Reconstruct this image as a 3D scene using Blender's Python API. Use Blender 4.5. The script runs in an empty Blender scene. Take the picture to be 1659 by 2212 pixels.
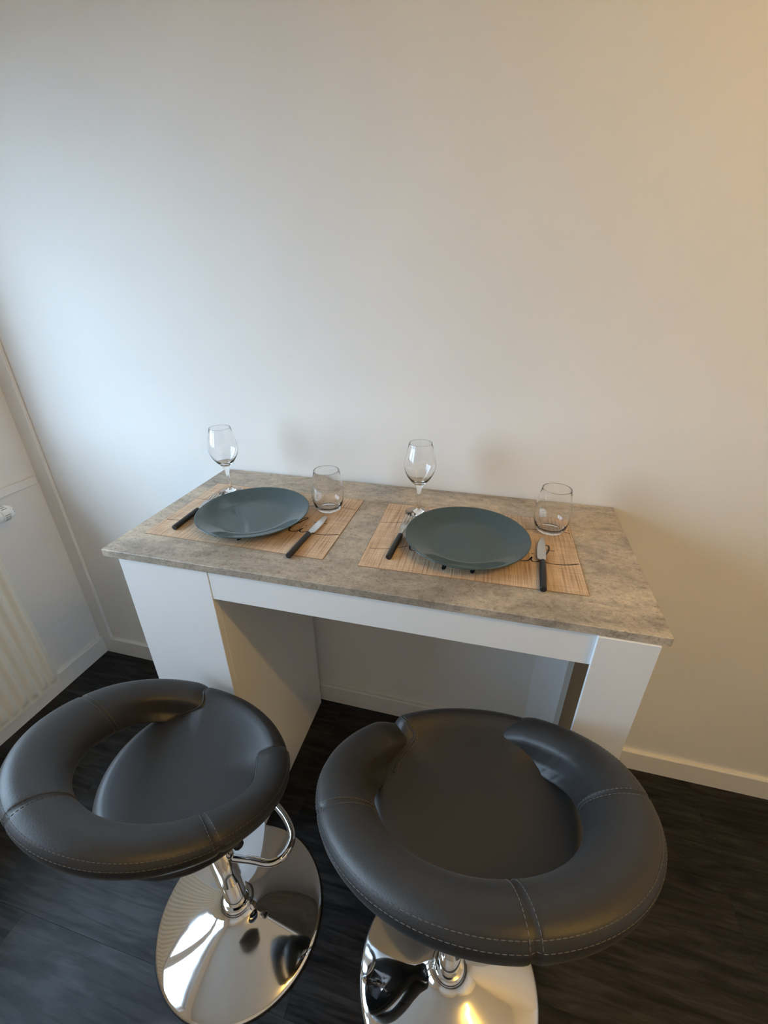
import bpy, bmesh, math, random
from math import sin, cos, pi, radians as R
from mathutils import Vector, Matrix
from mathutils.bvhtree import BVHTree

SC = bpy.context.scene
COL = SC.collection

# ------------------------------------------------------------------ camera
FPX, W_PX, H_PX = 944.03, 1659, 2212
cd = bpy.data.cameras.new('camera')
cam = bpy.data.objects.new('camera', cd)
COL.objects.link(cam)
cd.sensor_fit = 'VERTICAL'
cd.sensor_height = 24.0
cd.lens = FPX / H_PX * 24.0
cd.clip_start = 0.02
M = Matrix(((0.96699746, -0.11349644, 0.22811067),
            (0.2547524, 0.44524552, -0.85840413),
            (-0.00413944, 0.88818635, 0.45946477)))
cam.matrix_world = Matrix.Translation((0.8243, -1.1409, 1.4976)) @ M.to_4x4()
SC.camera = cam

# ------------------------------------------------------------------ sky, exposure
world = bpy.data.worlds.new('overcast_sky')
SC.world = world
world.use_nodes = True
wb = world.node_tree.nodes['Background']
wb.inputs[0].default_value = (0.58, 0.775, 1.0, 1)
wb.inputs[1].default_value = 12.5
SC.view_settings.view_transform = 'Standard'
SC.view_settings.look = 'None'
SC.view_settings.gamma = 1.0
SC.view_settings.use_curve_mapping = False
SC.view_settings.exposure = 0.1
SC.cycles.use_denoising = True
SC.cycles.max_bounces = 14
SC.cycles.diffuse_bounces = 6
SC.cycles.transmission_bounces = 12
SC.cycles.transparent_max_bounces = 16
SC.cycles.sample_clamp_indirect = 8.0
SC.cycles.blur_glossy = 0.5
LAMP_W = 8.3                       # each warm bulb of the ceiling spot bar
LAMP_COL = (1.0, 0.59, 0.11)
LAMP_POS = (1.95, -1.16, 2.35)

# ------------------------------------------------------------------ room numbers
XW = -0.8176                       # back end of the left wall
WA = -0.013                        # left wall is not quite square
XR, YF, ZC = 3.05, -3.1, 2.52
WY0, WY1, WZ0, WZ1 = -2.10, -0.24, 0.93, 2.10   # window opening in left wall frame

# ------------------------------------------------------------------ helpers
def obj(name, bm, mat, parent=None, smooth=False, loc=None, rz=None):
    me = bpy.data.meshes.new(name)
    bmesh.ops.recalc_face_normals(bm, faces=bm.faces)
    bm.to_mesh(me); bm.free()
    if smooth:
        for p in me.polygons: p.use_smooth = True
    for m in (mat if isinstance(mat, (list, tuple)) else [mat]):
        me.materials.append(m)
    o = bpy.data.objects.new(name, me)
    COL.objects.link(o)
    if parent is not None: o.parent = parent
    if loc is not None: o.location = loc
    if rz is not None: o.rotation_euler = (0, 0, rz)
    return o

def sharp(o, ang=35):
    """smooth shading with sharp edges kept by angle"""
    me = o.data
    bm = bmesh.new(); bm.from_mesh(me)
    for e in bm.edges:
        if len(e.link_faces) == 2 and e.calc_face_angle(0) > R(ang): e.smooth = False
    for f in bm.faces: f.smooth = True
    bm.to_mesh(me); bm.free()
    return o

def empty(name, loc, rz=0.0):
    o = bpy.data.objects.new(name, None)
    o.empty_display_size = 0.1
    COL.objects.link(o)
    o.location = loc; o.rotation_euler = (0, 0, rz)
    return o

def tag(o, label, cat, group=None):
    o['label'] = label; o['category'] = cat
    if group: o['group'] = group
    return o

def struct(o, label=None):
    o['kind'] = 'structure'
    if label: o['label'] = label
    return o

def box(bm, x0, x1, y0, y1, z0, z1, bev=0.0, seg=2):
    r = bmesh.ops.create_cube(bm, size=1.0)
    vs = r['verts']
    for v in vs:
        v.co = Vector(((x0 + x1) / 2 + v.co.x * (x1 - x0), (y0 + y1) / 2 + v.co.y * (y1 - y0), (z0 + z1) / 2 + v.co.z * (z1 - z0)))
    if bev:
        es = list({e for v in vs for e in v.link_edges})
        bmesh.ops.bevel(bm, geom=es, offset=bev, segments=seg, affect='EDGES', profile=0.5)

def boxbm(*a, **k):
    bm = bmesh.new(); box(bm, *a, **k); return bm

def lathe(bm, prof, n=64, close=False, mat=None):
    """revolve list of (r, z) about z"""
    rings = []
    for r, z in prof:
        if r < 1e-6: rings.append([bm.verts.new((0, 0, z))])
        else: rings.append([bm.verts.new((r * cos(2 * pi * i / n), r * sin(2 * pi * i / n), z)) for i in range(n)])
    pairs = list(zip(rings[:-1], rings[1:]))
    if close: pairs.append((rings[-1], rings[0]))
    for a, b in pairs:
        for i in range(n):
            j = (i + 1) % n
            if len(a) == 1 and len(b) == 1: continue
            if len(a) == 1: bm.faces.new((a[0], b[i], b[j]))
            elif len(b) == 1: bm.faces.new((a[i], b[0], a[j]))
            else: bm.faces.new((a[i], b[i], b[j], a[j]))

def tube(bm, pts, r, n=10, closed=False, caps=True, flat=None):
    """sweep a circle (or flat ellipse) along points; r number or list"""
    pts = [Vector(p) for p in pts]
    N = len(pts)
    rr = r if isinstance(r, (list, tuple)) else [r] * N
    T = []
    for i in range(N):
        if closed: t = pts[(i + 1) % N] - pts[i - 1]
        else: t = pts[min(i + 1, N - 1)] - pts[max(i - 1, 0)]
        T.append(t.normalized())
    up = Vector((0, 0, 1)) if abs(T[0].z) < 0.9 else Vector((1, 0, 0))
    nrm = (up - T[0] * up.dot(T[0])).normalized()
    rings = []
    for i in range(N):
        nrm = (nrm - T[i] * nrm.dot(T[i])).normalized()
        b = T[i].cross(nrm)
        rings.append([bm.verts.new(pts[i] + rr[i] * (cos(2 * pi * k / n) * nrm * (flat or 1) + sin(2 * pi * k / n) * b)) for k in range(n)])
    for i in range(N if closed else N - 1):
        a, b = rings[i], rings[(i + 1) % N]
        for k in range(n):
            bm.faces.new((a[k], a[(k + 1) % n], b[(k + 1) % n], b[k]))
    if caps and not closed:
        bm.faces.new(rings[0][::-1]); bm.faces.new(rings[-1])

def catmull(P, k=8):
    P = [Vector(p) for p in P]
    out = []
    for i in range(len(P) - 1):
        p0 = P[max(i - 1, 0)]; p1 = P[i]; p2 = P[i + 1]; p3 = P[min(i + 2, len(P) - 1)]
        for s in range(k):
            t = s / k
            out.append(0.5 * ((2 * p1) + (p2 - p0) * t + (2 * p0 - 5 * p1 + 4 * p2 - p3) * t * t + (3 * p1 - p0 - 3 * p2 + p3) * t ** 3))
    out.append(P[-1])
    return out

# ------------------------------------------------------------------ materials
def mat(name, base=(0.8, 0.8, 0.8), rough=0.5, metal=0.0, **kw):
    m = bpy.data.materials.new(name); m.use_nodes = True
    b = m.node_tree.nodes['Principled BSDF']
    b.inputs['Base Color'].default_value = (*base, 1)
    b.inputs['Roughness'].default_value = rough
    b.inputs['Metallic'].default_value = metal
    for k, v in kw.items(): b.inputs[k.replace('_', ' ')].default_value = v
    return m

class NT:
    def __init__(s, m):
        s.t = m.node_tree; s.b = s.t.nodes['Principled BSDF']; s.o = s.t.nodes['Material Output']
    def n(s, typ, **kw):
        nd = s.t.nodes.new(typ)
        for k, v in kw.items():
            if k.startswith('i_'):
                key = k[2:]
                nd.inputs[int(key) if key.isdigit() else key.replace('_', ' ')].default_value = v
            else: setattr(nd, k, v)
        return nd
    def l(s, a, ao, b, bi): s.t.links.new(a.outputs[ao], b.inputs[bi])
    def coord(s, scale=(1, 1, 1), out='Object'):
        tc = s.n('ShaderNodeTexCoord'); mp = s.n('ShaderNodeMapping')
        mp.inputs['Scale'].default_value = scale
        s.l(tc, out, mp, 'Vector'); return mp
    def noise(s, mp, scale, detail=4, rough=0.55, dist=0.0):
        nz = s.n('ShaderNodeTexNoise', i_Scale=scale, i_Detail=detail, i_Roughness=rough, i_Distortion=dist)
        s.l(mp, 'Vector', nz, 'Vector'); return nz
    def ramp(s, src, so, stops):
        r = s.n('ShaderNodeValToRGB'); e = r.color_ramp.elements
        while len(e) > 1: e.remove(e[-1])
        e[0].position, e[0].color = stops[0][0], (*stops[0][1], 1)
        for p, c in stops[1:]:
            q = e.new(p); q.color = (*c, 1)
        s.l(src, so, r, 'Fac'); return r
    def mix(s, fac, a, b, mode='MIX'):
        """fac float or (node,out); a,b (node,out) or colour"""
        mx = s.n('ShaderNodeMix', data_type='RGBA', blend_type=mode)
        for key, v in ((0, fac), (6, a), (7, b)):
            if isinstance(v, tuple) and hasattr(v[0], 'outputs'): s.t.links.new(v[0].outputs[v[1]], mx.inputs[key])
            elif key == 0: mx.inputs[0].default_value = v
            else: mx.inputs[key].default_value = (*v, 1)
        return mx
    def bump(s, src, so, strength, dist):
        b = s.n('ShaderNodeBump', i_Strength=strength, i_Distance=dist)
        s.l(src, so, b, 'Height'); s.l(b, 'Normal', s.b, 'Normal'); return b

def paint(name, c, rough=0.7, bump=0.25, scale=240):
    m = mat(name, c, rough); t = NT(m)
    nz = t.noise(t.coord(), scale, 3)
    big = t.noise(t.coord(), 2.2, 3)
    r = t.ramp(big, 'Fac', [(0.3, tuple(x * 0.965 for x in c)), (0.7, tuple(min(1, x * 1.02) for x in c))])
    t.l(r, 'Color', t.b, 'Base Color')
    t.bump(nz, 'Fac', bump, 0.0006)
    return m

M_WALL = paint('wall_paint', (0.82, 0.80, 0.775), 0.75, 0.35)
M_LWALL = paint('left_wall_paint', (0.80, 0.785, 0.765), 0.7, 0.3, 160)
M_TRIM = paint('trim_gloss_paint', (0.80, 0.785, 0.765), 0.4, 0.12, 90)
M_CEIL = paint('ceiling_paint', (0.86, 0.85, 0.83), 0.8, 0.2)
M_RAD = mat('radiator_enamel', (0.72, 0.69, 0.60), 0.35)
M_VALVE = mat('valve_plastic', (0.80, 0.81, 0.79), 0.3)
M_GREY = mat('grey_print', (0.18, 0.18, 0.18), 0.5)
M_WHITE = paint('white_melamine', (0.87, 0.88, 0.89), 0.32, 0.1, 500)
M_BROWN = mat('brown_hardboard', (0.22, 0.125, 0.05), 0.7)
M_GREYBEIGE = mat('grey_beige', (0.56, 0.52, 0.46), 0.6)
M_CHROME = mat('chrome', (0.78, 0.78, 0.79), 0.045, 1.0)
_t = NT(M_CHROME)
_r = _t.ramp(_t.noise(_t.coord(), 9, 5, 0.65), 'Fac', [(0.45, (0.035,) * 3), (0.8, (0.13,) * 3)])
_t.l(_r, 'Color', _t.b, 'Roughness')
M_BLACKP = mat('black_plastic', (0.012, 0.012, 0.013), 0.35)
M_RUBBER = mat('black_rubber', (0.01, 0.01, 0.01), 0.7)
M_STEEL = mat('brushed_steel', (0.60, 0.58, 0.55), 0.32, 1.0)
M_HANDLE = mat('matt_black_handle', (0.010, 0.010, 0.012), 0.45)
M_INK = mat('black_ink', (0.012, 0.011, 0.014), 0.55)
M_THREAD = mat('grey_thread', (0.12, 0.11, 0.105), 0.7)
M_BULB = mat('warm_bulb', (1, 0.8, 0.5), 0.4)
M_BULB.node_tree.nodes['Principled BSDF'].inputs['Emission Color'].default_value = (1, 0.62, 0.25, 1)
M_BULB.node_tree.nodes['Principled BSDF'].inputs['Emission Strength'].default_value = 40
M_UPVC = mat('window_frame_white', (0.80, 0.81, 0.82), 0.3)
M_GROUND = mat('outdoor_ground', (0.10, 0.10, 0.09), 0.9)

def m_leather():
    m = mat('black_leather', (0.015, 0.014, 0.0142), 0.44)
    t = NT(m); mp = t.coord()
    vo = t.n('ShaderNodeTexVoronoi', i_Scale=520.0); t.l(mp, 'Vector', vo, 'Vector')
    nz = t.noise(mp, 260, 3); big = t.noise(mp, 11, 4)
    add = t.n('ShaderNodeMath', operation='ADD'); t.l(vo, 'Distance', add, 0); t.l(nz, 'Fac', add, 1)
    r = t.ramp(big, 'Fac', [(0.3, (0.47,) * 3), (0.75, (0.58,) * 3)]); t.l(r, 'Color', t.b, 'Roughness')
    c = t.ramp(big, 'Fac', [(0.3, (0.0125, 0.0115, 0.0118)), (0.75, (0.0175, 0.0160, 0.0160))]); t.l(c, 'Color', t.b, 'Base Color')
    t.bump(add, 'Value', 0.16, 0.0007)
    t.b.inputs['Specular IOR Level'].default_value = 0.68; t.b.inputs['Sheen Weight'].default_value = 0.05
    t.b.inputs['Sheen Roughness'].default_value = 0.4
    return m
M_LEATHER = m_leather()

def m_stone():
    m = mat('stone_laminate', (0.3, 0.27, 0.23), 0.38)
    t = NT(m)
    bands = t.noise(t.coord((1.8, 3.6, 3.6)), 1.5, 6, 0.62, 1.0)
    veins = t.noise(t.coord((5, 11, 11)), 2.4, 7, 0.74, 1.2)
    mid = t.noise(t.coord((40, 46, 46)), 1.6, 6, 0.78, 0.2)
    pits = t.noise(t.coord((120, 170, 170)), 1.8, 3, 0.7)
    c1 = t.ramp(bands, 'Fac', [(0.32, (0.300, 0.258, 0.212)), (0.44, (0.385, 0.336, 0.278)), (0.53, (0.490, 0.424, 0.340)), (0.63, (0.560, 0.480, 0.372)), (0.75, (0.400, 0.344, 0.280))])
    c2 = t.ramp(veins, 'Fac', [(0.36, (0.78,) * 3), (0.5, (1.0,) * 3), (0.60, (1.10, 1.09, 1.07)), (0.66, (0.90,) * 3)])
    c3 = t.ramp(mid, 'Fac', [(0.34, (0.62, 0.60, 0.57)), (0.46, (0.95,) * 3), (0.6, (1.08,) * 3), (0.72, (1.30,) * 3)])
    c4 = t.ramp(pits, 'Fac', [(0.33, (0.45, 0.42, 0.38)), (0.42, (0.96,) * 3), (0.62, (1.03,) * 3), (0.72, (1.35,) * 3)])
    a = t.mix(1.0, (c1, 'Color'), (c2, 'Color'), 'MULTIPLY'); b = t.mix(0.9, (a, 2), (c3, 'Color'), 'MULTIPLY'); c = t.mix(0.85, (b, 2), (c4, 'Color'), 'MULTIPLY')
    t.l(c, 2, t.b, 'Base Color')
    rr = t.ramp(mid, 'Fac', [(0.3, (0.40,) * 3), (0.7, (0.58,) * 3)]); t.l(rr, 'Color', t.b, 'Roughness')
    t.b.inputs['Specular IOR Level'].default_value = 0.3
    t.bump(pits, 'Fac', 0.3, 0.0006)
    return m
M_STONE = m_stone()

def m_weave():
    m = mat('woven_vinyl', (0.5, 0.33, 0.2), 0.55)
    t = NT(m)
    long_y = t.noise(t.coord((240, 7, 1)), 1.0, 2, 0.5)       # warp threads, running front to back
    long_x = t.noise(t.coord((7, 300, 1)), 1.0, 2, 0.5)       # weft threads
    patch = t.noise(t.coord((30, 12, 1)), 1.0, 3)
    wx = t.n('ShaderNodeTexWave', wave_type='BANDS', bands_direction='X', i_Scale=95.0); t.l(t.coord(), 'Vector', wx, 'Vector')
    wy = t.n('ShaderNodeTexWave', wave_type='BANDS', bands_direction='Y', i_Scale=110.0); t.l(t.coord(), 'Vector', wy, 'Vector')
    c = t.ramp(long_y, 'Fac', [(0.30, (0.450, 0.290, 0.170)), (0.45, (0.660, 0.480, 0.325)), (0.60, (0.760, 0.600, 0.440)), (0.76, (0.640, 0.430, 0.250))])
    c2 = t.ramp(long_x, 'Fac', [(0.35, (0.70, 0.65, 0.60)), (0.5, (1, 1, 1)), (0.7, (1.15, 1.15, 1.17))])
    c3 = t.ramp(patch, 'Fac', [(0.35, (0.86, 0.80, 0.74)), (0.65, (1.08, 1.08, 1.1))])
    a = t.mix(0.5, (c, 'Color'), (c2, 'Color'), 'MULTIPLY'); b = t.mix(0.8, (a, 2), (c3, 'Color'), 'MULTIPLY')
    mul = t.n('ShaderNodeMath', operation='MULTIPLY'); t.l(wx, 'Fac', mul, 0); t.l(wy, 'Fac', mul, 1)
    g = t.ramp(mul, 'Value', [(0.0, (0.72, 0.68, 0.64)), (0.35, (1.05, 1.05, 1.05))])
    d = t.mix(0.75, (b, 2), (g, 'Color'), 'MULTIPLY')
    t.l(d, 2, t.b, 'Base Color')
    t.bump(mul, 'Value', 0.5, 0.0005)
    return m
M_WEAVE = m_weave()
M_WEAVE_EDGE = mat('woven_edge', (0.30, 0.20, 0.12), 0.7)

def m_floor():
    m = mat('dark_wood_laminate', (0.02, 0.018, 0.02), 0.42, Specular_IOR_Level=0.55)
    t = NT(m)
    oi = t.n('ShaderNodeObjectInfo')
    tc = t.n('ShaderNodeTexCoord'); mp = t.n('ShaderNodeMapping'); mp.inputs['Scale'].default_value = (2.4, 30, 30)
    off = t.n('ShaderNodeVectorMath', operation='SCALE'); off.inputs[0].default_value = (37, 19, 11); t.l(oi, 'Random', off, 'Scale')
    add = t.n('ShaderNodeVectorMath', operation='ADD'); t.l(tc, 'Object', add, 0); t.l(off, 'Vector', add, 1)
    t.l(add, 'Vector', mp, 'Vector')
    g = t.noise(mp, 1.6, 7, 0.66, 0.9)
    mp2 = t.n('ShaderNodeMapping'); mp2.inputs['Scale'].default_value = (1.2, 6, 6); t.l(add, 'Vector', mp2, 'Vector')
    ring = t.noise(mp2, 2.2, 4, 0.6, 2.2)
    c = t.ramp(g, 'Fac', [(0.32, (0.0020, 0.0018, 0.0022)), (0.5, (0.0048, 0.0044, 0.0051)), (0.70, (0.0115, 0.0104, 0.0118))])
    c2 = t.ramp(ring, 'Fac', [(0.38, (0.62,) * 3), (0.52, (1.0,) * 3), (0.66, (1.25,) * 3)])
    tone = t.ramp(oi, 'Random', [(0.0, (0.80,) * 3), (1.0, (1.22, 1.2, 1.18))])
    a = t.mix(1.0, (c, 'Color'), (c2, 'Color'), 'MULTIPLY'); b = t.mix(1.0, (a, 2), (tone, 'Color'), 'MULTIPLY')
    t.l(b, 2, t.b, 'Base Color')
    rr = t.ramp(g, 'Fac', [(0.3, (0.36,) * 3), (0.7, (0.52,) * 3)]); t.l(rr, 'Color', t.b, 'Roughness')
    sp = t.ramp(g, 'Fac', [(0.34, (0.30,) * 3), (0.5, (0.46,) * 3), (0.68, (0.66,) * 3)])
    sp2 = t.ramp(ring, 'Fac', [(0.40, (0.75,) * 3), (0.60, (1.08,) * 3)])
    spm = t.mix(1.0, (sp, 'Color'), (sp2, 'Color'), 'MULTIPLY'); t.l(spm, 2, t.b, 'Specular IOR Level')
    t.bump(g, 'Fac', 0.45, 0.0010)
    return m
M_FLOOR = m_floor()
M_SUB = mat('floor_joint', (0.004, 0.004, 0.004), 0.9)

def m_plate():
    m = mat('teal_stoneware_glaze', (0.040, 0.070, 0.075), 0.16)
    t = NT(m)
    sp = t.noise(t.coord(), 420, 2); big = t.noise(t.coord(), 9, 3)
    c = t.ramp(sp, 'Fac', [(0.3, (0.034, 0.060, 0.064)), (0.62, (0.043, 0.074, 0.080)), (0.8, (0.055, 0.088, 0.094))])
    t.l(c, 'Color', t.b, 'Base Color')
    r = t.ramp(big, 'Fac', [(0.3, (0.05,) * 3), (0.7, (0.10,) * 3)]); t.l(r, 'Color', t.b, 'Roughness')
    return m
M_PLATE = m_plate()
M_GLASS = mat('clear_glass', (1, 1, 1), 0.0, 0.0, IOR=1.48, Transmission_Weight=1.0)

def m_pane():
    m = bpy.data.materials.new('window_glass'); m.use_nodes = True
    t = m.node_tree; t.nodes.clear()
    o = t.nodes.new('ShaderNodeOutputMaterial'); mx = t.nodes.new('ShaderNodeMixShader')
    tr = t.nodes.new('ShaderNodeBsdfTransparent'); gl = t.nodes.new('ShaderNodeBsdfGlossy'); lw = t.nodes.new('ShaderNodeLayerWeight')
    pw = t.nodes.new('ShaderNodeMath'); pw.operation = 'POWER'; pw.inputs[1].default_value = 5.0
    ma = t.nodes.new('ShaderNodeMath'); ma.operation = 'MULTIPLY_ADD'; ma.inputs[1].default_value = 0.9; ma.inputs[2].default_value = 0.04
    tr.inputs[0].default_value = (0.95, 0.97, 0.97, 1); gl.inputs['Roughness'].default_value = 0.0
    t.links.new(lw.outputs['Facing'], pw.inputs[0]); t.links.new(pw.outputs[0], ma.inputs[0])
    t.links.new(ma.outputs[0], mx.inputs[0]); t.links.new(tr.outputs[0], mx.inputs[1]); t.links.new(gl.outputs[0], mx.inputs[2])
    t.links.new(mx.outputs[0], o.inputs[0])
    return m
M_PANE = m_pane()

# ------------------------------------------------------------------ the room
T = 0.2
struct(obj('wall_back', boxbm(XW - 0.5, XR + T, 0, T, -0.02, ZC), M_WALL), 'plain off-white back wall behind the breakfast bar')
struct(obj('ceiling', boxbm(XW - 0.5, XR + T, YF - T, T, ZC, ZC + 0.15), M_CEIL))
struct(obj('wall_right', boxbm(XR, XR + T, YF, 0, -0.02, ZC), M_WALL))
struct(obj('wall_front', boxbm(XW - 0.5, XR + T, YF - T, YF, -0.02, ZC), M_WALL))
bm = bmesh.new()
box(bm, -T, 0, YF - 0.1, WY0, -0.02, ZC); box(bm, -T, 0, WY1, 0.0, -0.02, ZC)
box(bm, -T, 0, WY0, WY1, -0.02, WZ0); box(bm, -T, 0, WY0, WY1, WZ1, ZC)
struct(obj('wall_left', bm, M_LWALL, loc=(XW, 0, 0), rz=WA), 'left wall carrying the radiator and the window')

# floor: a slab and one object per plank
floor = struct(obj('floor', boxbm(XW - 0.3, XR, YF, 0, -0.05, -0.008), M_SUB), 'dark wood laminate floor laid in planks')
rnd = random.Random(4)
PW, PL, GAP = 0.175, 1.24, 0.00012
row = 0
y1 = 0.02
while y1 > YF:
    y0 = y1 - PW
    off = 1.59 + (0 if row % 2 == 0 else 0.47 + 0.1 * sin(row * 2.3))
    if row % 4 == 2: off += 0.0
    if row > 3: off += 0.31 * sin(row * 1.7)
    k = math.floor((XW - 0.1 - off) / PL)
    xs = off + k * PL
    while xs < XR:
        a, b = max(xs + GAP, XW - 0.04), min(xs + PL - GAP, XR)
        ya, yb = max(y0 + GAP, YF), min(y1 - GAP, 0.0)
        if b - a > 0.02 and yb - ya > 0.005:
            cx, cy = (a + b) / 2, (ya + yb) / 2
            obj('plank', boxbm(a - cx, b - cx, ya - cy, yb - cy, -0.008, 0, bev=0.00022, seg=1), M_FLOOR, floor, loc=(cx, cy, 0))
        xs += PL
    y1 = y0; row += 1

# baseboards, corner post, rail on the left wall
def skirting(length, h, t):
    bm = bmesh.new()
    prof = [(0, 0), (-t, 0), (-t, h - 0.004), (-t + 0.002, h - 0.0012), (-t + 0.004, h), (0, h)]
    A = [bm.verts.new((0, y, z)) for y, z in prof]; B = [bm.verts.new((length, y, z)) for y, z in prof]
    for i in range(len(prof)):
        j = (i + 1) % len(prof); bm.faces.new((A[i], A[j], B[j], B[i]))
    bm.faces.new(A[::-1]); bm.faces.new(B)
    return bm
struct(obj('baseboard_back', skirting(XR - XW, 0.085, 0.0135), M_TRIM, loc=(XW, 0, 0)), 'white painted baseboard along the back wall')
o = struct(obj('baseboard_left', skirting(3.0, 0.085, 0.0135), M_TRIM, loc=(XW, 0, 0)), 'white painted baseboard under the radiator')
o.rotation_euler = (0, 0, R(-90) + WA); o.scale = (1, -1, 1)
struct(obj('trim_1', boxbm(-0.02, 0.062, -0.013, 0.0, 0.083, ZC, bev=0.0025), M_TRIM, loc=(XW, 0, 0)), 'white corner batten where the left and back walls meet')
struct(obj('trim_2', boxbm(-0.005, 0.010, -2.2, -0.022, 0.849, 0.878, bev=0.003), M_TRIM, loc=(XW, 0, 0), rz=WA), 'narrow white rail across the left wall above the radiator')

# window in the left wall (out of the frame, it lights the room)
win = struct(empty('window_1', (XW, 0, 0), WA), 'white framed window in the left wall')
FY = (WY0 + WY1) / 2
def frame(bm, y0, y1, z0, z1, w, x0, x1):
    box(bm, x0, x1, y0, y1, z0, z0 + w, bev=0.004); box(bm, x0, x1, y0, y1, z1 - w, z1, bev=0.004)
    box(bm, x0, x1, y0, y0 + w, z0 + w, z1 - w, bev=0.004); box(bm, x0, x1, y1 - w, y1, z0 + w, z1 - w, bev=0.004)
bm = bmesh.new(); frame(bm, WY0, WY1, WZ0, WZ1, 0.05, -0.15, -0.09)
obj('window_frame', bm, M_UPVC, win)
for a, b in ((WY0 + 0.05, FY), (FY, WY1 - 0.05)):
    bm = bmesh.new(); frame(bm, a + 0.002, b - 0.002, WZ0 + 0.052, WZ1 - 0.052, 0.06, -0.145, -0.075)
    s = obj('window_sash', bm, M_UPVC, win)
    obj('pane', boxbm(-0.112, -0.108, a + 0.062, b - 0.062, WZ0 + 0.112, WZ1 - 0.112), M_PANE, s)
obj('window_sill', boxbm(-0.09, 0.03, WY0 - 0.03, WY1 + 0.03, WZ0 - 0.022, WZ0, bev=0.004), M_UPVC, win)
g = struct(obj('outside_ground', boxbm(-60, XW - 1.2, -60, 60, -3.3, -3.2), M_GROUND), 'ground outside far below the window')
pl = bpy.data.lights.new('window_portal', 'AREA'); pl.shape = 'RECTANGLE'
pl.size, pl.size_y = WZ1 - WZ0, WY1 - WY0
pl.cycles.is_portal = True
po = bpy.data.objects.new('window_portal', pl); COL.objects.link(po)
po.location = (XW - 0.17, FY, (WZ0 + WZ1) / 2); po.rotation_euler = (0, R(-90), 0)

# ceiling spot bar with warm bulbs (out of the frame)
lamp = tag(empty('ceiling_spotlight', (LAMP_POS[0], LAMP_POS[1], ZC)), 'ceiling bar with three small warm spot bulbs, right of the table', 'lamp')
obj('bar', boxbm(-0.30, 0.30, -0.03, 0.03, -0.025, 0.0, bev=0.004), M_STEEL, lamp)
for i in (-1, 0, 1):
    bm = bmesh.new()
    lathe(bm, [(0.0, -0.026), (0.024, -0.026), (0.034, -0.05), (0.034, -0.068), (0.0315, -0.068), (0.0315, -0.052), (0.0, -0.032)], 32)
    sh = obj('lamp_shade', bm, M_STEEL, lamp, smooth=True, loc=(i * 0.22, 0, 0))
    bm = bmesh.new(); bmesh.ops.create_uvsphere(bm, u_segments=20, v_segments=12, radius=0.022)
    obj('bulb', bm, M_BULB, lamp, smooth=True, loc=(i * 0.22, 0, -0.058))
    ld = bpy.data.lights.new('bulb_light', 'POINT'); ld.energy = LAMP_W; ld.color = LAMP_COL; ld.shadow_soft_size = 0.035
    lo = bpy.data.objects.new('bulb_light', ld); COL.objects.link(lo); lo.parent = lamp; lo.location = (i * 0.22, 0, -0.105)

# ------------------------------------------------------------------ breakfast bar table
H, TT, TH = 0.9813, 0.0076, 0.0189
TW, TD, TYB = 1.1421, 0.4947, -0.0025
CX = 0.57
TYE = -0.0065                       # pulled clear of the wall
table = tag(empty('breakfast_bar', (CX, TYE, 0), TT), 'white breakfast bar table with a grey stone-look top against the wall', 'table')
def lb(x0, x1, y0, y1, z0, z1, bev=0.001):
    """box given in the table's unrotated numbers, moved into the local frame"""
    return boxbm(x0 - CX, x1 - CX, y0 - TYB, y1 - TYB, z0, z1, bev=bev, seg=1)
LY = -0.4934
sharp(obj('tabletop', lb(0, TW, TYB - TD, TYB, H - TH, H, 0.0016), M_STONE, table))
ZT = H - TH
# left cabinet block: front, two sides, back
cab = obj('cabinet', lb(0.0369, 0.2616, LY, LY + 0.016, 0, ZT), M_WHITE, table)
cab['label'] = 'tall white closed block under the left end'
obj('side_panel', lb(0.0369, 0.0529, LY + 0.016, -0.024, 0, ZT), M_WHITE, cab)
obj('side_panel', lb(0.2456, 0.2616, LY + 0.016, -0.0275, 0, ZT), M_WHITE, cab)
obj('back_panel', lb(0.0529, 0.2632, -0.027, -0.024, 0, ZT), M_WHITE, cab)
obj('base_panel', lb(0.0529, 0.2456, LY + 0.016, -0.027, 0.0, 0.016), M_WHITE, cab)
obj('apron', lb(0.2620, 1.1110, LY + 0.001, LY + 0.017, 0.8893, ZT), M_WHITE, table)
# right leg unit: a front panel, outer side, thin back, open to the inside
leg = obj('leg_unit', lb(1.0293, 1.1277, LY - 0.0065, LY + 0.0007, 0, ZT, 0.0007), M_WHITE, table)
leg['label'] = 'narrow white leg under the right end, open to the inside'
obj('side_panel', lb(1.1117, 1.1277, LY + 0.0007, -0.0245, 0, ZT), M_WHITE, leg)
obj('back_panel', lb(1.0293, 1.1117, -0.0275, -0.0245, 0, ZT, 0.0005), M_WHITE, leg)
obj('base_panel', lb(1.0300, 1.1117, LY + 0.03, -0.0275, 0.0, 0.016), M_WHITE, leg)
b_ = obj('batten', lb(1.1047, 1.1117, LY + 0.026, -0.154, 0.016, 0.885), M_BROWN, leg); b_['label'] = 'brown strip inside the open leg'
b_ = obj('batten', lb(1.1047, 1.1117, -0.1535, -0.0995, 0.016, 0.885), M_GREYBEIGE, leg); b_['label'] = 'grey beige strip inside the open leg'  # grey beige strip along the side panel, next behind the brown one

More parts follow.
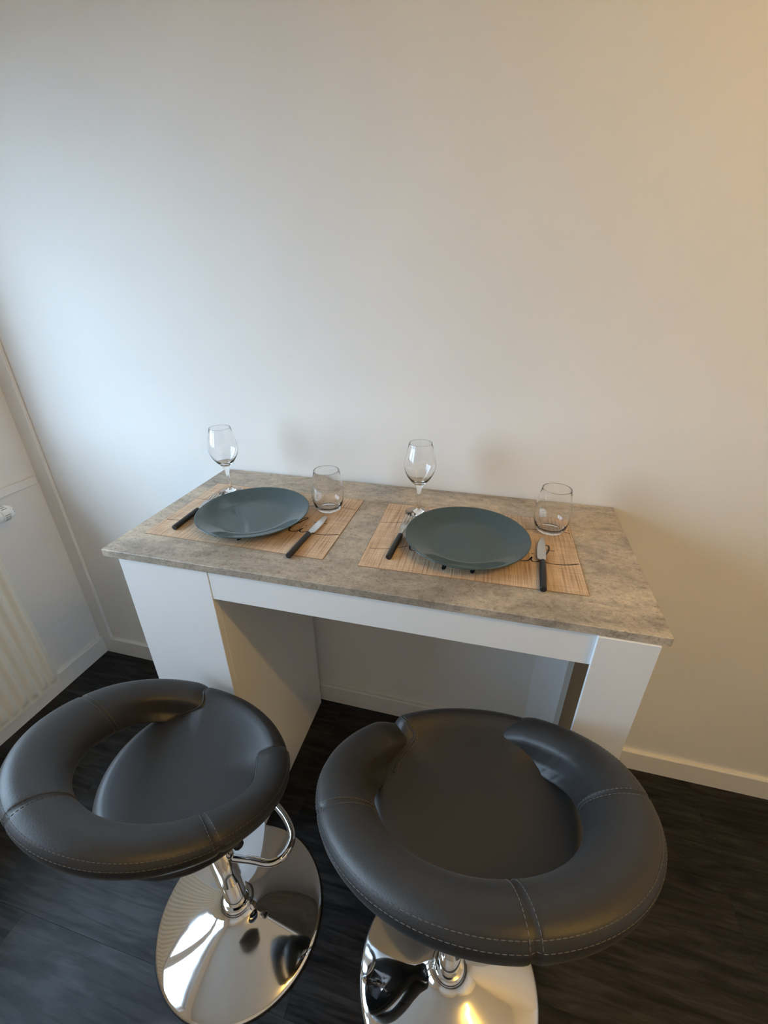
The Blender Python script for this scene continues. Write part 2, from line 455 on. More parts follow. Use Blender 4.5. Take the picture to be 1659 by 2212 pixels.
# ------------------------------------------------------------------ placemats
MT = 0.0012
def ribbon(bm, P, w, z0, z1, closed=False):
    P = [Vector((p[0], p[1], 0)) for p in P]
    N = len(P); A = []
    for i in range(N):
        t = (P[min(i + 1, N - 1)] - P[max(i - 1, 0)]).normalized()
        n = Vector((-t.y, t.x, 0))
        ww = w(i / (N - 1)) if callable(w) else w
        # broad-nib pen: thicker on steep strokes
        k = 0.75 + 0.45 * abs(t.y)
        a, b = P[i] + n * ww * k / 2, P[i] - n * ww * k / 2
        A.append([bm.verts.new((a.x, a.y, z1)), bm.verts.new((b.x, b.y, z1)), bm.verts.new((b.x, b.y, z0)), bm.verts.new((a.x, a.y, z0))])
    for p, q in zip(A[:-1], A[1:]):
        for k in range(4): bm.faces.new((p[k], p[(k + 1) % 4], q[(k + 1) % 4], q[k]))
    bm.faces.new(A[0]); bm.faces.new(A[-1][::-1])

# handwriting, in mat coordinates (metres); 'Bon' above, 'appétit' below, with long swashes
TX = [
    # upper swash into the B
    ([(-0.222, 0.043), (-0.205, 0.044), (-0.18, 0.05), (-0.15, 0.066), (-0.118, 0.092)], 0.0013),
    ([(-0.102, 0.112), (-0.106, 0.08), (-0.112, 0.046)], 0.0028),
    ([(-0.116, 0.100), (-0.098, 0.116), (-0.072, 0.112), (-0.070, 0.096), (-0.092, 0.083), (-0.066, 0.078), (-0.066, 0.056), (-0.092, 0.044), (-0.112, 0.05)], 0.0024),
    ([(-0.040, 0.078), (-0.052, 0.066), (-0.048, 0.049), (-0.033, 0.046), (-0.022, 0.060), (-0.030, 0.077), (-0.040, 0.076), (-0.02, 0.068), (-0.006, 0.072)], 0.0024),
    ([(-0.002, 0.076), (-0.006, 0.046), (0.006, 0.070), (0.018, 0.076), (0.022, 0.062), (0.020, 0.050), (0.030, 0.046), (0.06, 0.062), (0.100, 0.079), (0.125, 0.086), (0.16, 0.091), (0.19, 0.092), (0.222, 0.088)], 0.0014),
    # lower swash and the a
    ([(-0.219, -0.079), (-0.195, -0.077), (-0.172, -0.070), (-0.150, -0.060), (-0.138, -0.052)], 0.0013),
    ([(-0.105, -0.040), (-0.120, -0.036), (-0.132, -0.050), (-0.128, -0.066), (-0.114, -0.066), (-0.102, -0.044), (-0.104, -0.060), (-0.094, -0.064), (-0.080, -0.044)], 0.0024),
]
def letter_p(x): return ([(x, -0.040), (x - 0.004, -0.07), (x - 0.010, -0.118), (x - 0.006, -0.121), (x - 0.002, -0.085), (x + 0.008, -0.046), (x + 0.022, -0.042), (x + 0.024, -0.058), (x + 0.012, -0.067), (x + 0.004, -0.062), (x + 0.022, -0.064), (x + 0.044, -0.046)], 0.0026)
TX += [letter_p(-0.042), letter_p(0.016),
    ([(0.056, -0.052), (0.070, -0.046), (0.070, -0.038), (0.060, -0.038), (0.055, -0.052), (0.062, -0.064), (0.078, -0.060), (0.096, -0.036)], 0.0024),
    ([(0.066, -0.026), (0.076, -0.014)], 0.0024),
    # t
    ([(0.090, -0.045), (0.102, -0.024), (0.113, -0.002), (0.119, 0.010), (0.119, 0.016), (0.113, 0.015), (0.107, 0.004), (0.101, -0.018), (0.098, -0.042), (0.102, -0.054), (0.111, -0.056), (0.121, -0.051), (0.129, -0.0365)], 0.0023),
    ([(0.084, -0.012), (0.100, -0.010), (0.112, -0.013)], 0.0022),
    # i
    ([(0.129, -0.036), (0.1265, -0.047), (0.130, -0.0535), (0.138, -0.053), (0.148, -0.045)], 0.0023),
    ([(0.1295, -0.0225), (0.133, -0.0225)], 0.0026),
    # t with its tail
    ([(0.146, -0.047), (0.156, -0.026), (0.165, -0.004), (0.168, 0.010), (0.1665, 0.019), (0.161, 0.018), (0.1565, 0.005), (0.153, -0.020), (0.152, -0.041), (0.157, -0.051), (0.168, -0.0545), (0.187, -0.0535), (0.206, -0.049), (0.2225, -0.0425)], 0.0022),
    ([(0.143, -0.003), (0.158, -0.001), (0.178, -0.002)], 0.0021),
]
GRP_MAT = 'woven placemats on the breakfast bar'
def placemat(x, y, rz, label):
    mtm = obj('placemat', boxbm(-0.225, 0.225, -0.15, 0.15, 0, MT, bev=0.0003, seg=1), M_WEAVE, loc=(x, y, H), rz=rz)
    tag(mtm, label, 'placemat', GRP_MAT)
    bm = bmesh.new()
    for P, w in TX: ribbon(bm, catmull([(a, b, 0) for a, b in P], 7), w * 1.3, MT - 0.0002, MT + 0.0002)
    o = obj('lettering', bm, M_INK, mtm); o['label'] = 'black handwritten print with long flourishes'
    bm = bmesh.new(); frame_t = 0.0012
    for a, b, c, d in ((-0.225, 0.225, -0.1506, -0.1496), (-0.225, 0.225, 0.1496, 0.1506), (-0.2256, -0.2246, -0.15, 0.15), (0.2246, 0.2256, -0.15, 0.15)):
        box(bm, a, b, c, d, 0.0001, MT + 0.0001)
    obj('edge', bm, M_WEAVE_EDGE, mtm)
    return mtm
placemat(0.2728, -0.2719, -0.0032, 'beige woven placemat with black handwriting under the left plate, nearer the radiator')
placemat(0.7978, -0.2696, 0.0259, 'beige woven placemat with black handwriting under the right plate, away from the radiator')
ZM = H + MT + 0.0002

# ------------------------------------------------------------------ plates
def plate(x, y, label):
    bm = bmesh.new()
    prof = [(0, 0.0075), (0.05, 0.0075), (0.078, 0.0078), (0.086, 0.0086), (0.094, 0.0107), (0.104, 0.0140), (0.116, 0.0184), (0.126, 0.0222), (0.1335, 0.0252),
            (0.1358, 0.0258), (0.1368, 0.0250), (0.1362, 0.0236), (0.130, 0.0200), (0.118, 0.0145), (0.104, 0.0088), (0.092, 0.0050), (0.084, 0.0032), (0.082, 0.0), (0.077, 0.0), (0.075, 0.0030), (0, 0.0030)]
    lathe(bm, prof, 128)
    o = obj('plate', bm, M_PLATE, smooth=True, loc=(x, y, ZM))
    return tag(o, label, 'plate', 'dark teal plates on the placemats')
plate(0.2655, -0.2945, 'dark teal round coupe plate between the left fork and left knife, nearer the radiator')
plate(0.7867, -0.2840, 'dark teal round coupe plate on the placemat farther from the radiator')

# ------------------------------------------------------------------ glasses
def wineglass(x, y, label):
    bm = bmesh.new()
    out = [(0, 0.0), (0.030, 0.0), (0.0325, 0.0006), (0.0330, 0.0014), (0.0300, 0.0024), (0.020, 0.0042), (0.0105, 0.0075), (0.0062, 0.0125), (0.0058, 0.018), (0.0046, 0.027),
           (0.0042, 0.038), (0.0046, 0.052), (0.0064, 0.066), (0.0095, 0.0755), (0.0150, 0.0825), (0.0225, 0.0905), (0.0300, 0.1010), (0.0355, 0.1120), (0.0383, 0.1230), (0.0385, 0.1330), (0.0370, 0.1440), (0.0340, 0.1580), (0.0303, 0.1730), (0.0274, 0.1848), (0.0273, 0.1853)]
    inn = [(0.0270, 0.1856), (0.0267, 0.1853), (0.0267, 0.1848), (0.0294, 0.1730), (0.0331, 0.1580), (0.0360, 0.1440), (0.0374, 0.1330), (0.0371, 0.1230), (0.0342, 0.1125), (0.0285, 0.1020), (0.0208, 0.0925), (0.0125, 0.0865), (0.006, 0.0835), (0, 0.0828)]
    lathe(bm, out + inn, 72)
    o = obj('wine_glass', bm, M_GLASS, smooth=True, loc=(x, y, ZM))
    return tag(o, label, 'wine glass', 'empty stemmed wine glasses')
wineglass(0.1180, -0.1655, 'empty clear wine glass behind the left plate, next to the fork with visible tines')
wineglass(0.6545, -0.1610, 'empty clear wine glass behind the right plate, at mid table')

def tumbler(x, y, label):
    bm = bmesh.new()
    out = [(0, 0.0012), (0.020, 0.0010), (0.025, 0.0), (0.0285, 0.0012), (0.0325, 0.0065), (0.0368, 0.0160), (0.0398, 0.0290), (0.0408, 0.0430), (0.0400, 0.0590), (0.0378, 0.0760), (0.0348, 0.0930), (0.0320, 0.1068), (0.0319, 0.1074)]
    inn = [(0.0314, 0.1078), (0.0309, 0.1074), (0.0309, 0.1068), (0.0337, 0.0930), (0.0367, 0.0760), (0.0389, 0.0590), (0.0396, 0.0430), (0.0386, 0.0295), (0.0354, 0.0180), (0.030, 0.0105), (0.020, 0.0075), (0, 0.0070)]
    lathe(bm, out + inn, 72)
    o = obj('tumbler', bm, M_GLASS, smooth=True, loc=(x, y, ZM))
    return tag(o, label, 'tumbler', 'stemless water tumblers')
tumbler(0.4245, -0.1960, 'clear stemless tumbler standing between the two place settings, beyond the tip of a knife')
tumbler(0.9715, -0.1720, 'clear stemless tumbler nearest the free right end of the table')

# ------------------------------------------------------------------ cutlery
RH = 0.0066
def handle_bm(L):
    bm = bmesh.new()
    tube(bm, [(0, 0, RH), (0, 0.0006, RH), (0, 0.0025, RH), (0, L - 0.004, RH), (0, L - 0.0008, RH), (0, L, RH * 0.98)], [RH * 0.86, RH * 0.95, RH, RH * 0.96, RH * 0.88, RH * 0.74], 20)
    return bm
def aim(x0, y0, x1, y1): return math.atan2(y1 - y0, x1 - x0) - pi / 2
def knife(x0, y0, x1, y1, flip, label):
    k = tag(empty('table_knife', (x0, y0, ZM), aim(x0, y0, x1, y1)), label, 'knife', 'black handled table knives')
    sharp(obj('handle', handle_bm(0.100), M_HANDLE, k), 40)
    L = math.hypot(x1 - x0, y1 - y0)
    s = -1 if flip else 1
    bm = bmesh.new()
    # blade outline: narrow neck, step to the cutting edge, curved point
    pts = [(-0.0045, 0.098), (0.0045, 0.098), (0.0047, 0.1045), (0.0100, 0.1070), (0.0106, 0.1120), (0.0108, 0.135), (0.0103, 0.158), (0.0086, 0.176), (0.0055, 0.190), (0.001, L - 0.003), (-0.0022, L), (-0.0044, L - 0.002), (-0.0068, 0.176), (-0.0075, 0.15), (-0.0070, 0.118), (-0.0055, 0.106)]
    def zz(y): return RH + 0.0004 - 0.0052 * max(0, (y - 0.10)) / 0.11
    top = [bm.verts.new((s * x, y, zz(y) + 0.0008)) for x, y in pts]
    bot = [bm.verts.new((s * x * 1.04, y, zz(y) - 0.0007)) for x, y in pts]
    bm.faces.new(top); bm.faces.new(bot[::-1])
    n = len(pts)
    for i in range(n): bm.faces.new((top[i], top[(i + 1) % n], bot[(i + 1) % n], bot[i]))
    obj('blade', bm, M_STEEL, k)
    return k
knife(0.4268, -0.4385, 0.4352, -0.2415, False, 'knife with a black round handle, between the two place settings')
knife(0.9432, -0.4240, 0.9520, -0.2150, True, 'knife with a black round handle at the free right end of the table')

def fork(x0, y0, x1, y1, label):
    f = tag(empty('table_fork', (x0, y0, ZM), aim(x0, y0, x1, y1)), label, 'fork', 'black handled forks')
    sharp(obj('handle', handle_bm(0.098), M_HANDLE, f), 40)
    bm = bmesh.new()
    # neck and palm: lofted flat sections (y, half width, z)
    secs = [(0.095, 0.0036, RH), (0.105, 0.0034, RH + 0.0004), (0.120, 0.0040, RH + 0.0016), (0.130, 0.0075, RH + 0.0012), (0.138, 0.0110, RH - 0.0008), (0.148, 0.0120, RH - 0.0024), (0.156, 0.0120, RH - 0.0030)]
    rings = []
    for y, w, z in secs:
        rings.append([bm.verts.new((x, y, z + dz + 0.0012 * (x / 0.012) ** 2)) for x, dz in ((-w, 0.0007), (0, 0.0009), (w, 0.0007), (w, -0.0007), (0, -0.0007), (-w, -0.0007))])
    for a, b in zip(rings[:-1], rings[1:]):
        for k in range(6): bm.faces.new((a[k], a[(k + 1) % 6], b[(k + 1) % 6], b[k]))
    bm.faces.new(rings[0][::-1]); bm.faces.new(rings[-1])
    obj('neck', bm, M_STEEL, f, smooth=True)
    for i in range(4):
        bm = bmesh.new(); x = (i - 1.5) * 0.0066
        P = [(x * 1.02, 0.154, RH - 0.0028), (x * 1.04, 0.170, RH - 0.0026), (x * 1.05, 0.186, RH - 0.0004), (x * 1.05, 0.198, RH + 0.0028)]
        tube(bm, catmull(P, 5), [0.0019] * 10 + [0.0017, 0.0015, 0.0013, 0.0011, 0.0009, 0.0006], 8)
        obj('tine', bm, M_STEEL, f, smooth=True)
    return f
fork(0.1100, -0.3935, 0.1005, -0.2000, 'fork with a black round handle, nearest the radiator')
fork(0.6340, -0.3900, 0.6420, -0.1960, 'fork with a black round handle, left of the right plate at mid table')

# ------------------------------------------------------------------ radiator on the left wall
rad = tag(empty('radiator', (XW, -0.2815, 0.125), WA), 'cream ribbed panel radiator on the left wall below the window', 'radiator')
RL, RHH, X0, X1 = 1.52, 0.70, 0.045, 0.105
bm = bmesh.new()
NY, pitch = 400, 0.038
zs = [0.0, 0.012, 0.020, 0.028, 0.040, 0.060, RHH - 0.06, RHH - 0.04, RHH - 0.028, RHH - 0.02, RHH - 0.012, RHH]
def fade(z):
    d = min(z, RHH - z); t = min(1, max(0, (d - 0.012) / 0.022)); return t * t * (3 - 2 * t)
grid = []
for i in range(NY + 1):
    y = -RL * i / NY
    ph = ((-y - 0.004) / pitch) % 1.0
    e = min(1, max(0, (min(-y, RL + y) - 0.004) / 0.006))
    h = 0.5 + 0.5 * cos(2 * pi * (ph - 0.5))
    h = h ** 0.8
    grid.append([bm.verts.new((X1 - 0.011 + 0.011 * (h * fade(z) * e + (1 - fade(z)) * 0.1), y, z)) for z in zs])
for a, b in zip(grid[:-1], grid[1:]):
    for k in range(len(zs) - 1): bm.faces.new((a[k], b[k], b[k + 1], a[k + 1]))
# turned back edges
for line, dy in ((grid[0], 0), (grid[-1], 0)):
    bk = [bm.verts.new((X1 - 0.024, v.co.y, v.co.z)) for v in line]
    for k in range(len(zs) - 1): bm.faces.new((line[k], line[k + 1], bk[k + 1], bk[k]))
obj('front_panel', bm, M_RAD, rad, smooth=True)
obj('back_panel', boxbm(X0, X0 + 0.012, -RL, 0, 0.002, RHH - 0.002, bev=0.003), M_RAD, rad)
bm = bmesh.new()
box(bm, X0 + 0.012, X1 - 0.012, -RL + 0.004, -0.004, 0.002, 0.006); box(bm, X0 + 0.012, X1 - 0.012, -RL + 0.004, -0.004, RHH - 0.006, RHH - 0.002)
obj('header', bm, M_RAD, rad)
for y in (-0.25, -1.27):
    obj('bracket', boxbm(0.0, X0 + 0.001, y - 0.015, y + 0.015, 0.05, RHH - 0.05, bev=0.002), M_RAD, rad)
# thermostatic valve at the upper right corner, head pointing to the corner of the room
vz = 0.702
vb = bmesh.new()
tube(vb, [(0.078, -0.03, vz), (0.078, 0.004, vz)], 0.011, 20)
tube(vb, [(0.078, 0.002, vz), (0.078, 0.030, vz)], 0.015, 24)
valve = obj('valve', vb, M_STEEL, rad, smooth=True); sharp(valve); valve['label'] = 'valve body with a white thermostatic head'
hb = bmesh.new()
prof = [(0.0, 0.0), (0.021, 0.0), (0.0245, 0.003), (0.0250, 0.024), (0.0230, 0.0250), (0.0230, 0.0262), (0.0255, 0.0275), (0.0260, 0.050), (0.0235, 0.060), (0.0190, 0.068), (0.0130, 0.0725), (0.0, 0.074)]
lathe(hb, prof, 48)
bmesh.ops.transform(hb, matrix=Matrix.Translation((0.078, 0.026, vz)) @ Matrix.Rotation(R(-90), 4, 'X'), verts=hb.verts)
hd = obj('valve_head', hb, M_VALVE, valve); sharp(hd, 40); hd['label'] = 'white plastic thermostat head with grip slots'
# grip slots and the grey arrow printed on the head
gb = bmesh.new()
for k in range(22):
    a = 2 * pi * k / 22
    if k % 11 in (9, 10): continue
    m4 = Matrix.Translation((0.078, 0.026, vz)) @ Matrix.Rotation(R(-90), 4, 'X') @ Matrix.Rotation(a, 4, 'Z')
    tmp = bmesh.new(); box(tmp, 0.0245, 0.0264, -0.0011, 0.0011, 0.0315, 0.049)
    tmp.transform(m4); me = bpy.data.meshes.new('t'); tmp.to_mesh(me); tmp.free(); gb.from_mesh(me); bpy.data.meshes.remove(me)
obj('grip_slots', gb, M_GREY, valve)
ab = bmesh.new()
m4 = Matrix.Translation((0.078, 0.026, vz)) @ Matrix.Rotation(R(-90), 4, 'X') @ Matrix.Rotation(R(-12), 4, 'Z')
tri = [(0.0085, 0.0735), (0.0220, 0.0640)]
va = [ab.verts.new(m4 @ Vector(p)) for p in ((0.0215, -0.0065, 0.0645), (0.0215, 0.0065, 0.0645), (0.0105, 0.0, 0.0743))]
vb2 = [ab.verts.new(m4 @ Vector(p)) for p in ((0.0190, -0.0065, 0.0620), (0.0190, 0.0065, 0.0620), (0.0100, 0.0, 0.0715))]
ab.faces.new(va); ab.faces.new(vb2[::-1])
for i in range(3): ab.faces.new((va[i], va[(i + 1) % 3], vb2[(i + 1) % 3], vb2[i]))
obj('arrow_mark', ab, M_GREY, valve)
pb = bmesh.new()
tube(pb, catmull([(0.060, -0.020, 0.05), (0.045, -0.008, 0.030), (0.024, 0.002, 0.014), (0.012, 0.004, 0.008), (0.0, 0.004, 0.006)], 6), 0.0085, 14)
obj('pipe', pb, M_RAD, rad, smooth=True)

# ------------------------------------------------------------------ bar stools
# ring measured from the photograph: centre path, tilted oval section
QA, QB, QY0, QZ, QRISE, QPW, QR_, QRZ, QBF, QT0, QT1, QEX, QWF = 0.1966, 0.187, -0.025, 0.7159, 0.1761, 0.9589, 0.0576, 0.0300, 0.1612, 0.4186, 0.5599, 0.9825, -0.2153
def sgn_pow(v, e): return math.copysign(abs(v) ** e, v)
SEAMS = (0.0, 1.36, -1.36)
def ring_frame(th, sink=True):
    bb = QB if cos(th) > 0 else QBF
    k = (1 + cos(th)) / 2
    c = Vector((QA * sgn_pow(sin(th), QEX), QY0 - bb * sgn_pow(cos(th), QEX), QZ + QRISE * (k + 1e-9) ** QPW))
    rad_ = Vector((sin(th) / QA, -cos(th) / bb, 0)).normalized()
    tau = QT0 + QT1 * k
    U = cos(tau) * rad_ + sin(tau) * Vector((0, 0, 1)); V = -sin(tau) * rad_ + cos(tau) * Vector((0, 0, 1))
    a = abs((th + pi) % (2 * pi) - pi)
    q = min(1, max(0, (a - 2.42) / 0.30)); q = q * q * (3 - 2 * q)
    if not sink: q = 0.0
    return c - Vector((0, 0, 0.012 * q)), U, V, QR_ * (1 + QWF * (1 - k)) * (1 - 0.22 * q)
def ring_pt(th, ph, lift=0.0, groove=True):
    c, U, V, w = ring_frame(th)
    cs, sn = cos(ph), sin(ph)
    t = QRZ * (1.12 if sn > 0 else 1.0)
    a_ = abs((th + pi) % (2 * pi) - pi)
    wq = min(1, max(0, (a_ - 1.30) / 0.70)); wq = wq * wq * (3 - 2 * wq)
    if cs < 0 and sn > 0: t *= 1 - 0.82 * wq * min(1, -cs * 1.6)      # inner side thins to a wedge that tucks under the pad
    elif sn > 0: t *= 1 - 0.10 * wq
    g = 0.0
    if groove:
        for s in SEAMS:
            d = (th - s + pi) % (2 * pi) - pi
            g += 0.0030 * math.exp(-(d / 0.016) ** 2)
        # groove between the two rows of edge stitching
        d = (ph + 0.16 + pi) % (2 * pi) - pi
        g += 0.0016 * math.exp(-(d / 0.05) ** 2)
        # puckers in the leather near the front seams
        a = abs((th + pi) % (2 * pi) - pi)
        if a > 1.5 and sn > -0.4 and a < 2.6:
            wv = math.exp(-((a - 2.05) / 0.28) ** 2) * max(0, -cs * 0.6 + 0.5)
            g += 0.0004 * wv * sin(a * 40 + 5 * cs) + 0.0002 * wv * sin(a * 71 + 9 * cs)
    nrm = Vector((cs / w, sn / t)); nrm.normalize()
    return c + U * (w * cs - (g - lift) * nrm.x) + V * (t * sn - (g - lift) * nrm.y)

def ring_bm(NTH=300, NPH=56):
    bm = bmesh.new()
    rings = [[bm.verts.new(ring_pt(2 * pi * i / NTH, 2 * pi * j / NPH)) for j in range(NPH)] for i in range(NTH)]
    for i in range(NTH):
        a, b = rings[i], rings[(i + 1) % NTH]
        for j in range(NPH): bm.faces.new((a[j], a[(j + 1) % NPH], b[(j + 1) % NPH], b[j]))
    return bm

# where the unsunk ring lies at the front: pad edge follows its outline and height between the seams
FRONT = []
for q_ in range(121):
    th_ = pi - 1.1 + 2.2 * q_ / 120
    c_, U_, V_, w_ = ring_frame(th_, False)
    pts_ = [c_ + U_ * (w_ * cos(p_ * pi / 24)) + V_ * (QRZ * sin(p_ * pi / 24)) for p_ in range(-24, 24)]
    far_ = max(math.hypot(p.x, p.y) for p in pts_); top_ = max(p.z for p in pts_)
    FRONT.append((math.atan2(c_.x, c_.y), far_, top_))
FRONT.sort()
def front_at(phi):
    phi = min(max(phi, FRONT[0][0]), FRONT[-1][0])
    for (a0, r0, z0), (a1, r1, z1) in zip(FRONT[:-1], FRONT[1:]):
        if phi <= a1:
            t = (phi - a0) / max(1e-9, a1 - a0); return r0 + (r1 - r0) * t, z0 + (z1 - z0) * t
    return FRONT[-1][1:]
def pad_bm(NA=200):
    bm = bmesh.new()
    def prof(phi):
        ph_ = (phi + pi) % (2 * pi) - pi
        f = min(1, max(0, (R(60) - abs(ph_)) / R(20))); f = f * f * (3 - 2 * f)
        rf, zf_ = front_at(ph_)
        Rr = 0.1785 + (rf + 0.0015 - 0.1785) * f
        zc = 0.7400
        zt = zc + (min(zf_ + 0.002, 0.768) - zc) * f
        dip = 0.003
        P = []
        for s in (0.0, 0.12, 0.25, 0.4, 0.55, 0.7, 0.8, 0.86):
            k = s / 0.86
            P.append((Rr * s, zc - dip * (1 - k * k) + (zt - zc) * k ** 5))
        r0, hh = Rr * 0.14, 0.030
        for a in (12, 24, 36, 48, 60, 72, 84, 96, 110, 130, 150, 170, 180):
            aa = R(a)
            zz = zt - hh + hh * cos(aa) if a <= 90 else zt - hh + (hh * 0.95) * cos(aa)
            P.append((Rr - r0 + r0 * sin(aa), zz))
        P += [(Rr * 0.6, zt - 2 * hh), (0.02, zc - 2 * hh)]
        return P
    rings = []
    for i in range(NA):
        phi = 2 * pi * i / NA
        rings.append([bm.verts.new((r * sin(phi), r * cos(phi), z)) if r > 1e-6 else None for r, z in prof(phi)])
    ctr = bm.verts.new((0, 0, prof(pi)[0][1]))
    n = len(rings[0])
    for i in range(NA):
        a, b = rings[i], rings[(i + 1) % NA]
        bm.faces.new((ctr, a[1], b[1]))
        for j in range(1, n - 1): bm.faces.new((a[j], b[j], b[j + 1], a[j + 1]))
    bm.faces.new([r[-1] for r in rings])
    return bm

def stitches(bm, P, step=0.0062, length=0.0044, r=0.00055):
    """short raised thread capsules along a polyline"""
    P = [Vector(p) for p in P]
    d = [0.0]
    for a, b in zip(P[:-1], P[1:]): d.append(d[-1] + (b - a).length)
    def at(s):
        s = min(max(s, 0), d[-1])
        for i in range(len(P) - 1):
            if s <= d[i + 1]:
                t = (s - d[i]) / max(1e-9, d[i + 1] - d[i]); return P[i].lerp(P[i + 1], t)
        return P[-1]
    s = 0.0
    while s + length < d[-1]:
        tube(bm, [at(s), at(s + length * 0.5), at(s + length)], [r * 0.5, r, r * 0.5], 5)
        s += step

ring_mesh_bm = ring_bm(); pad_mesh_bm = pad_bm()
bv_ring, bv_pad = BVHTree.FromBMesh(ring_mesh_bm), BVHTree.FromBMesh(pad_mesh_bm)
def top_z(x, y):
    z = -1
    for bv in (bv_ring, bv_pad):
        h = bv.ray_cast(Vector((x, y, 1.3)), Vector((0, 0, -1)))
        if h[0] is not None: z = max(z, h[0].z)
    return z
def hit_z(bv, x, y):
    h = bv.ray_cast(Vector((x, y, 1.3)), Vector((0, 0, -1)))
    return h[0].z if h[0] is not None else -1
def find_seam(sg):
    """front seam between pad and ring: where the two surfaces cross, front edge to hole"""
    P = []
    for q in range(24):
        y = 0.150 - 0.120 * q / 23
        for k in range(120):
            x = 0.075 + 0.0009 * k
            if hit_z(bv_ring, sg * x, y) > hit_z(bv_pad, sg * x, y) > 0:
                P.append((x, y)); break
    Q = []
    for i in range(len(P)):                           # smooth
        w = P[max(0, i - 2):i + 3]
        Q.append((sum(p[0] for p in w) / len(w), sum(p[1] for p in w) / len(w)))
    return [(sg * x, y) for x, y in Q]
SEAM_L, SEAM_R = find_seam(-1), find_seam(1)

def make_stool():
    root = empty('bar_stool', (0, 0, 0))
    ring = obj('backrest', ring_mesh_bm, M_LEATHER, root, smooth=True); ring['label'] = 'black leather ring sloping up behind the seat'
    pad = obj('seat', pad_mesh_bm, M_LEATHER, root, smooth=True); pad['label'] = 'round black leather seat pad'
    # stitching: rows beside each cross seam and two rows along the outer rim
    bm = bmesh.new()
    for s in SEAMS:
        for d in (-0.026, 0.026):
            stitches(bm, [ring_pt(s + d, -0.25 + (pi * 0.98 + 0.25) * q / 40, 0.0002) for q in range(41)])
    for ph in (0.02, -0.34):
        stitches(bm, [ring_pt(-2.55 + 5.1 * q / 160, ph, 0.0002) for q in range(161)], 0.0068, 0.0050)
    st = obj('stitching', bm, M_THREAD, ring); st['kind'] = 'stuff'
    bm = bmesh.new()
    for s in (-1, 1):
        stitches(bm, [(x - s * 0.005, y, top_z(x - s * 0.005, y) + 0.0003) for x, y in (SEAM_R if s > 0 else SEAM_L)])
    st = obj('stitching', bm, M_THREAD, pad); st['kind'] = 'stuff'
    for s in (-1, 1):
        bm = bmesh.new()
        tube(bm, catmull([(x, y, top_z(x, y) + 0.0002) for x, y in (SEAM_R if s > 0 else SEAM_L)], 2), 0.0016, 8)
        obj('piping', bm, M_LEATHER, pad, smooth=True)
    # underside of the seat
    bm = bmesh.new()
    lathe(bm, [(0, 0.676), (0.150, 0.677), (0.158, 0.682), (0.150, 0.690), (0, 0.690)], 64)
    obj('seat_plate', bm, M_BLACKP, root, smooth=True)
    bm = bmesh.new(); box(bm, -0.07, 0.07, -0.07, 0.07, 0.668, 0.677, bev=0.003); tube(bm, [(0, 0, 0.63), (0, 0, 0.67)], 0.03, 32)
    sharp(obj('mount', bm, M_CHROME, root))
    bm = bmesh.new()
    tube(bm, catmull([(0.025, 0, 0.657), (0.07, 0, 0.656), (0.105, -0.003, 0.650), (0.128, -0.006, 0.641)], 8), 0.0042, 12)
    lv = obj('lever', bm, M_CHROME, root, smooth=True)
    bm = bmesh.new(); tube(bm, [(0.124, -0.0055, 0.643), (0.128, -0.006, 0.641), (0.138, -0.0075, 0.637), (0.147, -0.009, 0.633), (0.150, -0.0095, 0.632)], [0.005, 0.009, 0.0115, 0.0095, 0.005], 16)
    kb = obj('knob', bm, M_BLACKP, lv, smooth=True); kb['label'] = 'black plastic lever knob'
    return root
SEAT_PARTS = ('backrest', 'seat', 'seat_plate', 'mount', 'lever')

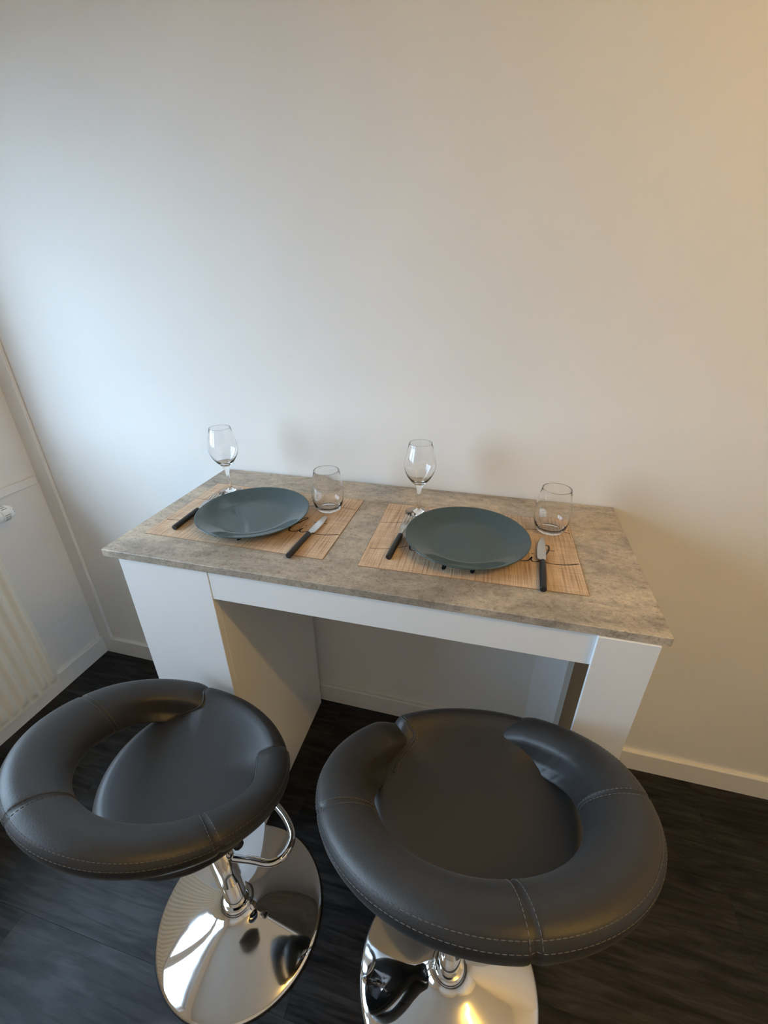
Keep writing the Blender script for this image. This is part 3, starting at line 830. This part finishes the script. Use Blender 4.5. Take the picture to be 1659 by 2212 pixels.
def make_base(root, ztop, lean):
    """everything below the seat, in stool coordinates; column leans by a hair as in the photo"""
    lx, ly = lean
    bm = bmesh.new()
    prof = [(0.0, 0.010), (0.20, 0.004), (0.2105, 0.0025), (0.2125, 0.0042), (0.2115, 0.0066), (0.206, 0.0092), (0.195, 0.0130), (0.175, 0.0195), (0.150, 0.0270), (0.125, 0.0342), (0.100, 0.0412), (0.080, 0.0468), (0.066, 0.0510), (0.054, 0.0555), (0.046, 0.0600), (0.0395, 0.0655), (0.0360, 0.0720), (0.0, 0.0720)]
    lathe(bm, prof, 144)
    b = obj('base', bm, M_CHROME, root, smooth=True); sharp(b, 50); b['label'] = 'mirror chrome trumpet base'
    bm = bmesh.new(); lathe(bm, [(0.19, 0.0), (0.2130, 0.0), (0.2140, 0.0018), (0.2120, 0.0030), (0.19, 0.0030)], 96, close=True)
    obj('base_gasket', bm, M_RUBBER, root, smooth=True)
    def cen(z): return Vector((lx * z / ztop, ly * z / ztop, z))
    bm = bmesh.new()
    tube(bm, [cen(0.062), cen(0.066), cen(0.074), cen(0.082), cen(0.086)], [0.034, 0.0385, 0.0395, 0.0375, 0.031], 48)
    obj('collar', bm, M_CHROME, root, smooth=True)
    bm = bmesh.new(); tube(bm, [cen(0.06), cen(0.30)], 0.0258, 48)
    sharp(obj('column', bm, M_CHROME, root))
    bm = bmesh.new(); tube(bm, [cen(0.188), cen(0.1895), cen(0.40), cen(0.402)], [0.0290, 0.0300, 0.0300, 0.0285], 48)
    sl = obj('sleeve', bm, M_CHROME, root); sharp(sl)
    bm = bmesh.new(); tube(bm, [cen(0.40), cen(ztop)], 0.0185, 40)
    sharp(obj('piston', bm, M_CHROME, root))
    zf = 0.288; c0 = cen(zf)
    half = [(0.028, 0.012), (0.070, 0.036), (0.106, 0.054), (0.122, 0.074), (0.124, 0.100), (0.112, 0.126), (0.085, 0.142), (0.045, 0.152), (0.0, 0.155)]
    P = [(c0.x + x, c0.y + y, zf) for x, y in half] + [(c0.x - x, c0.y + y, zf) for x, y in half[-2::-1]]
    bm = bmesh.new(); tube(bm, catmull(P, 7), 0.0088, 18)
    fr = obj('footrest', bm, M_CHROME, root, smooth=True); fr['label'] = 'chrome loop footrest'

def stool_copy(src):
    c = src.copy(); COL.objects.link(c)
    for ch in src.children:
        d = ch.copy(); COL.objects.link(d); d.parent = c
        for gch in ch.children:
            e = gch.copy(); COL.objects.link(e); e.parent = d
    return c
GRP_ST = 'black leather bar stools in front of the bar'
proto = make_stool()
second = stool_copy(proto)
def place_stool(root, x, y, yaw, dz, off, label, pad=0.0, turn=0.0):
    root.location = (x, y, 0); root.rotation_euler = (0, 0, yaw)
    tag(root, label, 'stool', GRP_ST)
    for ch in root.children:
        ch.location = (off[0], off[1], dz)
        if ch.name.split('.')[0] == 'seat': ch.location.x += pad; ch.rotation_euler.z = turn
    make_base(root, 0.64 + dz, off)
place_stool(proto, 0.3075, -0.7065, -0.3632, -0.1169, (-0.0134, -0.0057), 'lower black leather bar stool turned sideways, nearer the radiator, its chrome base in full view')
place_stool(second, 0.8593, -0.6922, 0.2871, 0.0, (-0.0120, 0.0015), 'higher black leather bar stool seen from behind, farther from the radiator, seat facing the bar', 0.014, R(-5))
